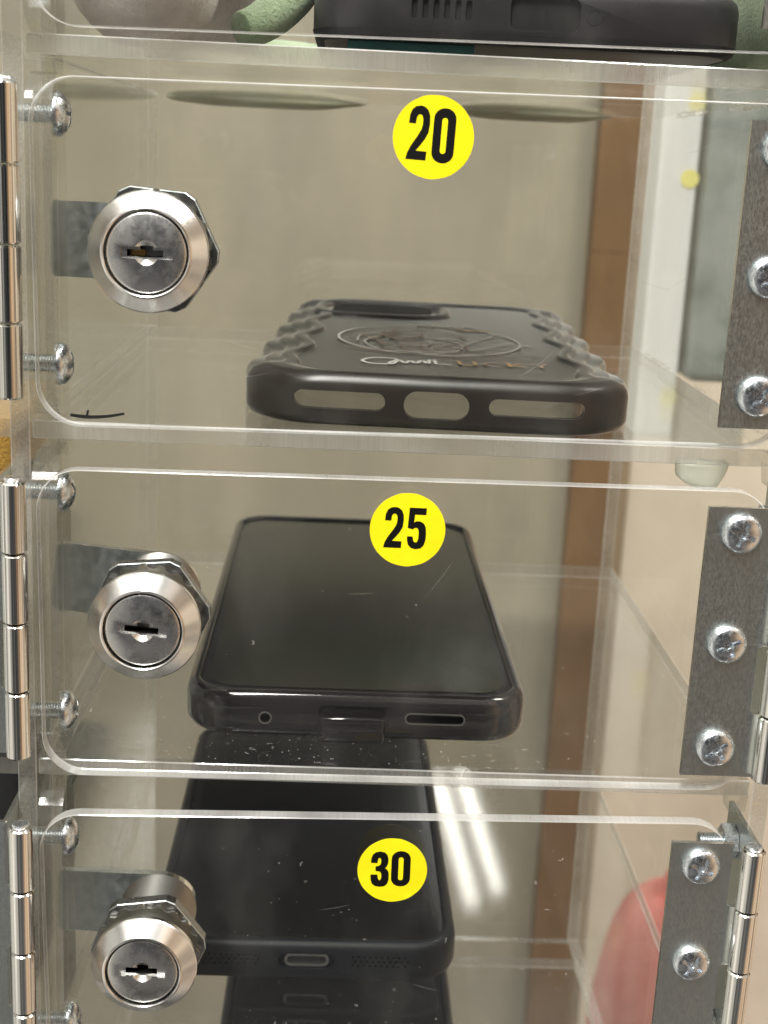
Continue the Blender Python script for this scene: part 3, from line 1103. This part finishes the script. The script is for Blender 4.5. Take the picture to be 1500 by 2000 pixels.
part("charging_port", extrude(rrect(-5.2, 3.6, 6.7, 8.0, .6, 5), .75, .95, 'xz'), [M_BLACK, M_BLACK], p25)
part("flap_seam", ring_geo(-9.0, 7.4, -.3, 8.7, 1.0, .25, -.12, .1), M_CASE_DARK, p25)
part("speaker_slot", ring_geo(11.8, 25.6, 5.0, 7.2, 1.05, .35, -.12, .1), M_RIM, p25)
part("microphone_hole", lathe([(1.25, -.15), (1.6, -.15), (1.6, .1), (1.25, .1)], 'y', 20, True, (-21.8, 0, 5.2)), M_RIM, p25)

# ------------------------------------------------------------------ phone behind door 30
p30 = thing("phone", "black phone in a matte black silicone case behind door 30", "phone", (-6.8, 44.5, F[3] + .05), (0, 0, math.radians(.3)))
QW, QL, QR = 82.8, 144.0, 12.0
qprof = [(2.0, 0), (.6, .6), (0, 2.2), (0, 8.4), (.35, 9.8), (1.2, 10.9), (2.2, 11.3), (2.9, 11.2), (3.2, 10.6), (3.2, 10.2)]
qbody = rings(rbody(QW, QL, QR, qprof, 12))
cuts = [{"g": slot(-6.6, 8.6, 3.9, 8.1, 2.05, -2, 1.6), "m": 0}]
for side in (-1, 1):
    for r in range(3):
        for k in range(10):
            x = (-26.5 if side < 0 else 13.2) + k * 1.55 + (.78 if r % 2 else 0)
            cuts.append((x, 5.0 + r * 1.25))
holes = [c for c in cuts if isinstance(c, tuple)]
hv = merge(*[lathe([(0, -1), (.42, -1), (.42, .8), (0, .8)], 'y', 6, c=(x, 0, z)) for x, z in holes])
q_me = boolean(qbody, [cuts[0], {"g": hv, "m": 1}], [M_SILI, M_BLACK])
shade(q_me, 40)
place("case", q_me, p30)
part("screen_border", extrude([(x, y) for x, y, z in rbody(QW, QL, QR, [(3.4, 0)], 12)[0]], 10.15, 10.5, 'xy'), [M_BEZ, M_BEZ], p30)
part("screen", extrude(rrect(-QW / 2 + 6.2, QW / 2 - 6.2, 6.4, QL - 6, 7, 10), 10.55, 10.65, 'xy'), [M_SCREEN2, M_SCREEN2], p30)
port = merge(ring_geo(-4.2, 6.2, 4.9, 7.2, 1.1, .75, .55, 1.5))
part("charging_port", port, M_PORT, p30)
part("port_socket", extrude(rrect(-4.2, 6.2, 4.9, 7.2, 1.1, 6), 1.3, 1.5, 'xz'), [M_BLACK, M_BLACK], p30)

# ------------------------------------------------------------------ phone one level below
p35 = thing("phone", "dark phone lowest in view, seen through the shelf under phone 30", "phone", (4.6, 30.0, F[4] + .05))
place("case", mk("case", rings(rbody(78.5, 149, 11, qprof, 10)), M_SILI, 40), p35)
part("screen", extrude(rrect(-34.5, 34.5, 5, 144, 7, 10), 10.25, 10.9, 'xy'), [M_SCREEN2, M_SCREEN2], p35)

# ------------------------------------------------------------------ things in the compartment above (15)
tc_ = part("teal_slab", bbox_bevel(-4, 22, 18, 120, F[0] + .03, F[0] + 2.35, .3), M_TEAL)  # added slab that gives the teal reflection at the shelf's front edge
tag(tc_, "added thin teal slab for the teal reflection under the dark grey phone on the top shelf", "cloth")
p15 = thing("phone", "dark grey cased phone on the top shelf, cut by the picture's top edge", "phone", (33.2, 14.5, F[0] + 2.4))
tprof = [(2.4, 0), (.8, .5), (0, 1.8), (0, 9.2), (.4, 10.8), (1.4, 11.8), (3, 12.2)]
tb = rings(rbody(89, 158, 12, tprof, 10))
tcuts = [{"g": slot(-24.6 + k * 2.2, -23.4 + k * 2.2, 4.4, 8.2, .5, -2, .8), "m": 1} for k in range(6)]
tcuts.append({"g": slot(-4.6, 9.6, 3.2, 9.6, 1.6, -2, 1.2), "m": 1})
t_me = boolean(tb, tcuts, [M_GREYCASE, M_BLK])
shade(t_me, 40)
place("case", t_me, p15)
part("lower_band", rings([[(x, y, 0.02) for x, y in rrect(-43.1, 43.1, 1.1, 156, 11, 10)], [(x, y, .7) for x, y in rrect(-44.1, 44.1, .1, 157.6, 12, 10)], [(x, y, 2.1) for x, y in rrect(-44.65, 44.65, -.15, 158.1, 12, 10)], [(x, y, 2.3) for x, y in rrect(-43.5, 43.5, 1, 157, 12, 10)]]), M_BLK, p15)
part("microphone_hole", lathe([(1.3, -.15), (1.7, -.15), (1.7, .1), (1.3, .1)], 'y', 20, True, (12.4, 0, 6.4)), M_GREYCASE, p15)


def blob(c, r, seed, amp=.12, nu=28, nv=18):
    rn = random.Random(seed)
    ph = [rn.uniform(0, 6.3) for _ in range(6)]
    v, f = [], []
    for j in range(nv + 1):
        th = math.pi * j / nv
        for i in range(nu):
            a = 2 * math.pi * i / nu
            k = 1 + amp * (math.sin(2 * a + ph[0]) * math.sin(th * 2 + ph[1]) + .6 * math.sin(3 * a + ph[2]) * math.sin(3 * th + ph[3]) + .35 * math.sin(5 * a + ph[4]) * math.sin(4 * th + ph[5]))
            z = max(-1.0 + .06, math.cos(th) * k)
            v.append((c[0] + r[0] * k * math.sin(th) * math.cos(a), c[1] + r[1] * k * math.sin(th) * math.sin(a), c[2] + r[2] * z))
    for j in range(nv):
        for i in range(nu):
            i2 = (i + 1) % nu
            f.append((j * nu + i, j * nu + i2, (j + 1) * nu + i2, (j + 1) * nu + i))
    return clean((v, f))


pl = thing("plush_toy", "pale grey plush toy on the top shelf left of the green one", "plush toy", (-42, 84, F[0]), world=True)
part("body", blob((-42, 84, F[0] + 21.5), (20, 42, 22.8), 3, .05), M_PLUSH, pl, smooth=True)
part("paw", blob((-47, 34, F[0] + 13.6), (16, 16, 14.4), 9, .04), M_PLUSH, pl, smooth=True)
gp = thing("plush_toy", "green plush toy limb on the top shelf beside the dark grey phone", "plush toy", (-18, 40, F[0]), world=True)
part("limb", tube(spline([(-26.5, 26, F[0] + 3.8), (-22.5, 29, F[0] + 5.6), (-17, 34, F[0] + 11), (-12.5, 40, F[0] + 20), (-10, 50, F[0] + 30)], 6), lambda t: 3.6 + 2.4 * t, 14), M_GREEN, gp, smooth=True)
part("foot", blob((-30, 150, F[0] + 5.6), (34, 26, 5.8), 14, .05), M_GREEN, gp, smooth=True)
for cx_, wx_ in ((-30, 32), (57, 26)):  # added olive shapes imitating the green image in the shelf's rear edge
    part("limb", blob((cx_, 185.6, F[0] - 3.4), (wx_, 3.4, 3.3), 31, .14), M_OLIVE, gp, smooth=True)
gq = thing("plush_toy", "green plush toy on the top shelf right of the dark grey phone", "plush toy", (88, 60, F[0]), world=True)
part("body", blob((87, 50, F[0] + 17), (7.2, 34, 17.8), 5, .05), M_GREEN, gq, smooth=True)

# ------------------------------------------------------------------ things seen past the right wall
wb = thing("card_box", "white card box with a yellow dot, beyond the right wall beside door 20", "box", (162, 430, -156), world=True)
part("carton", bbox_bevel(151.8, 172.0, 420, 446, -156, 75, 1.4), M_WHITEBOX, wb)
part("yellow_dot", extrude([(168 + 4.6 * math.cos(i * math.pi / 12), -25 + 4.6 * math.sin(i * math.pi / 12)) for i in range(24)], 419.5, 419.9, 'xz'), [M_YELLOW2, M_YELLOW2], wb)
gb = part("cloth_case", bbox_bevel(174.6, 208, 410, 450, -126, 56, 5.0, 3), M_GREENBOX)
tag(gb, "mottled dark green case behind the hinge plate of door 20", "case")
rb_ = part("cloth_bundle", blob((330, 900, -846), (68, 44, 148), 27, .11), M_RED, smooth=True)
tag(rb_, "red cloth bundle seen blurred behind the right wall at the bottom", "cloth")
# ------------------------------------------------------------------ things in the column on the left
yp = thing("mesh_pouch", "mustard mesh pouch with black trim left of the shelf under door 20", "pouch", (-96, 60, -100), world=True)
part("mesh", bbox_bevel(-118, -75.5, 30, 90, -97.5, -85.2, 1.5), M_MESH, yp)
part("trim", bbox_bevel(-118.4, -75.2, 29.6, 90.4, -101.5, -97.6, 1.0), M_BLK, yp)
bb = part("black_pouch", bbox_bevel(-122, -75.5, 34, 62, F[3] + .1, -165, 3, 3), M_BLK)
tag(bb, "black pouch in the left column beside door 30", "pouch")

# ------------------------------------------------------------------ dust and lint lying on the acrylic
M_DUST = solid("pale_dust", (.75, .73, .69), .9)


def dust(parent, spot, count, hairs, seed, rmax=.2):
    """spot(u, v) -> (point, axis a, axis b) on a sheet; flakes and short curled hairs"""
    rn = random.Random(seed)
    gs = []
    for _ in range(count):
        p, a, b = spot(rn.random(), rn.random())
        r = .05 + (rmax - .05) * rn.random() ** 3
        ph = rn.random() * 6
        k = 6
        gs.append(([tuple(p[q] + r * rn.uniform(.6, 1.2) * (math.cos(ph + 6.283 * i / k) * a[q] + math.sin(ph + 6.283 * i / k) * b[q]) for q in range(3)) for i in range(k)], [tuple(range(k))]))
    for _ in range(hairs):
        p, a, b = spot(rn.random(), rn.random())
        an, cv, pts = rn.random() * 6.28, rn.uniform(-.9, .9), []
        x = y = 0.0
        for i in range(6):
            pts.append((x, y))
            x += math.cos(an) * .28
            y += math.sin(an) * .28
            an += cv
        gs.append(ribbon(pts, .07, lambda u, v: tuple(p[q] + u * a[q] + v * b[q] for q in range(3))))
    o = part("dust", merge(*gs), M_DUST, parent)
    o["kind"] = "stuff"
    return o


for i in (1, 2, 3):
    dust(locker, lambda u, v, i=i: ((-60 + 150 * u, 13 + 90 * v * v, F[i] + .03), (1, 0, 0), (0, 1, 0)), {1: 25, 2: 150, 3: 90}[i], {1: 2, 2: 12, 3: 6}[i], 40 + i, .22)
for n in (1, 2, 3):
    dust(locker, lambda u, v, n=n: ((-58 + 130 * u, -.12, -78 * n + 4 + 60 * v), (1, 0, 0), (0, 0, 1)), {1: 6, 2: 18, 3: 90}[n], {1: 0, 2: 2, 3: 8}[n], 60 + n, .12)
for i in (2, 3):
    dust(locker, lambda u, v, i=i: ((-45 + 95 * u, 12.5 + 16 * v, F[i] + .035), (1, 0, 0), (0, 1, 0)), 170, 16, 80 + i, .17)

# ------------------------------------------------------------------ dried glue along the shelf joints, fine scratches
M_GLUE = acrylic_edge("dried_glue", .35, 1, (.80, .80, .76), .6)
rg_ = random.Random(3)
for zt in (F[0], F[1]):
    gs = []
    for z in (zt + .06, zt - SH - .06):
        for k in range(7):
            y0 = rg_.uniform(20, 150)
            pts = [(y0 + j * 1.4, rg_.uniform(-.5, .5)) for j in range(rg_.randint(8, 22))]
            gs.append(ribbon(pts, rg_.uniform(.25, .6), lambda y, d, z=z: (XR0 - .06, y, z + d + (.4 if z > zt else -.4))))
    part("glue_bead", merge(*gs), M_GLUE, locker)
gs = []
for k in range(26):
    x, z = rg_.uniform(-50, 70), -78 * rg_.choice((1, 1, 2, 3)) + rg_.uniform(8, 62)
    an, ln = rg_.uniform(-.8, .9), rg_.uniform(2, 14)
    pts = [(x + ln * t / 6 * math.cos(an + .1 * t / 6), z + ln * t / 6 * math.sin(an + .1 * t / 6)) for t in range(7)]
    gs.append(ribbon(pts, lambda t: .012 + .05 * math.sin(math.pi * t), lambda a, b: (a, -.13, b)))
o = part("scratch", merge(*gs), acrylic_edge("scratched_acrylic", .55, 1, (.8, .8, .76), .5), locker)
o["kind"] = "stuff"
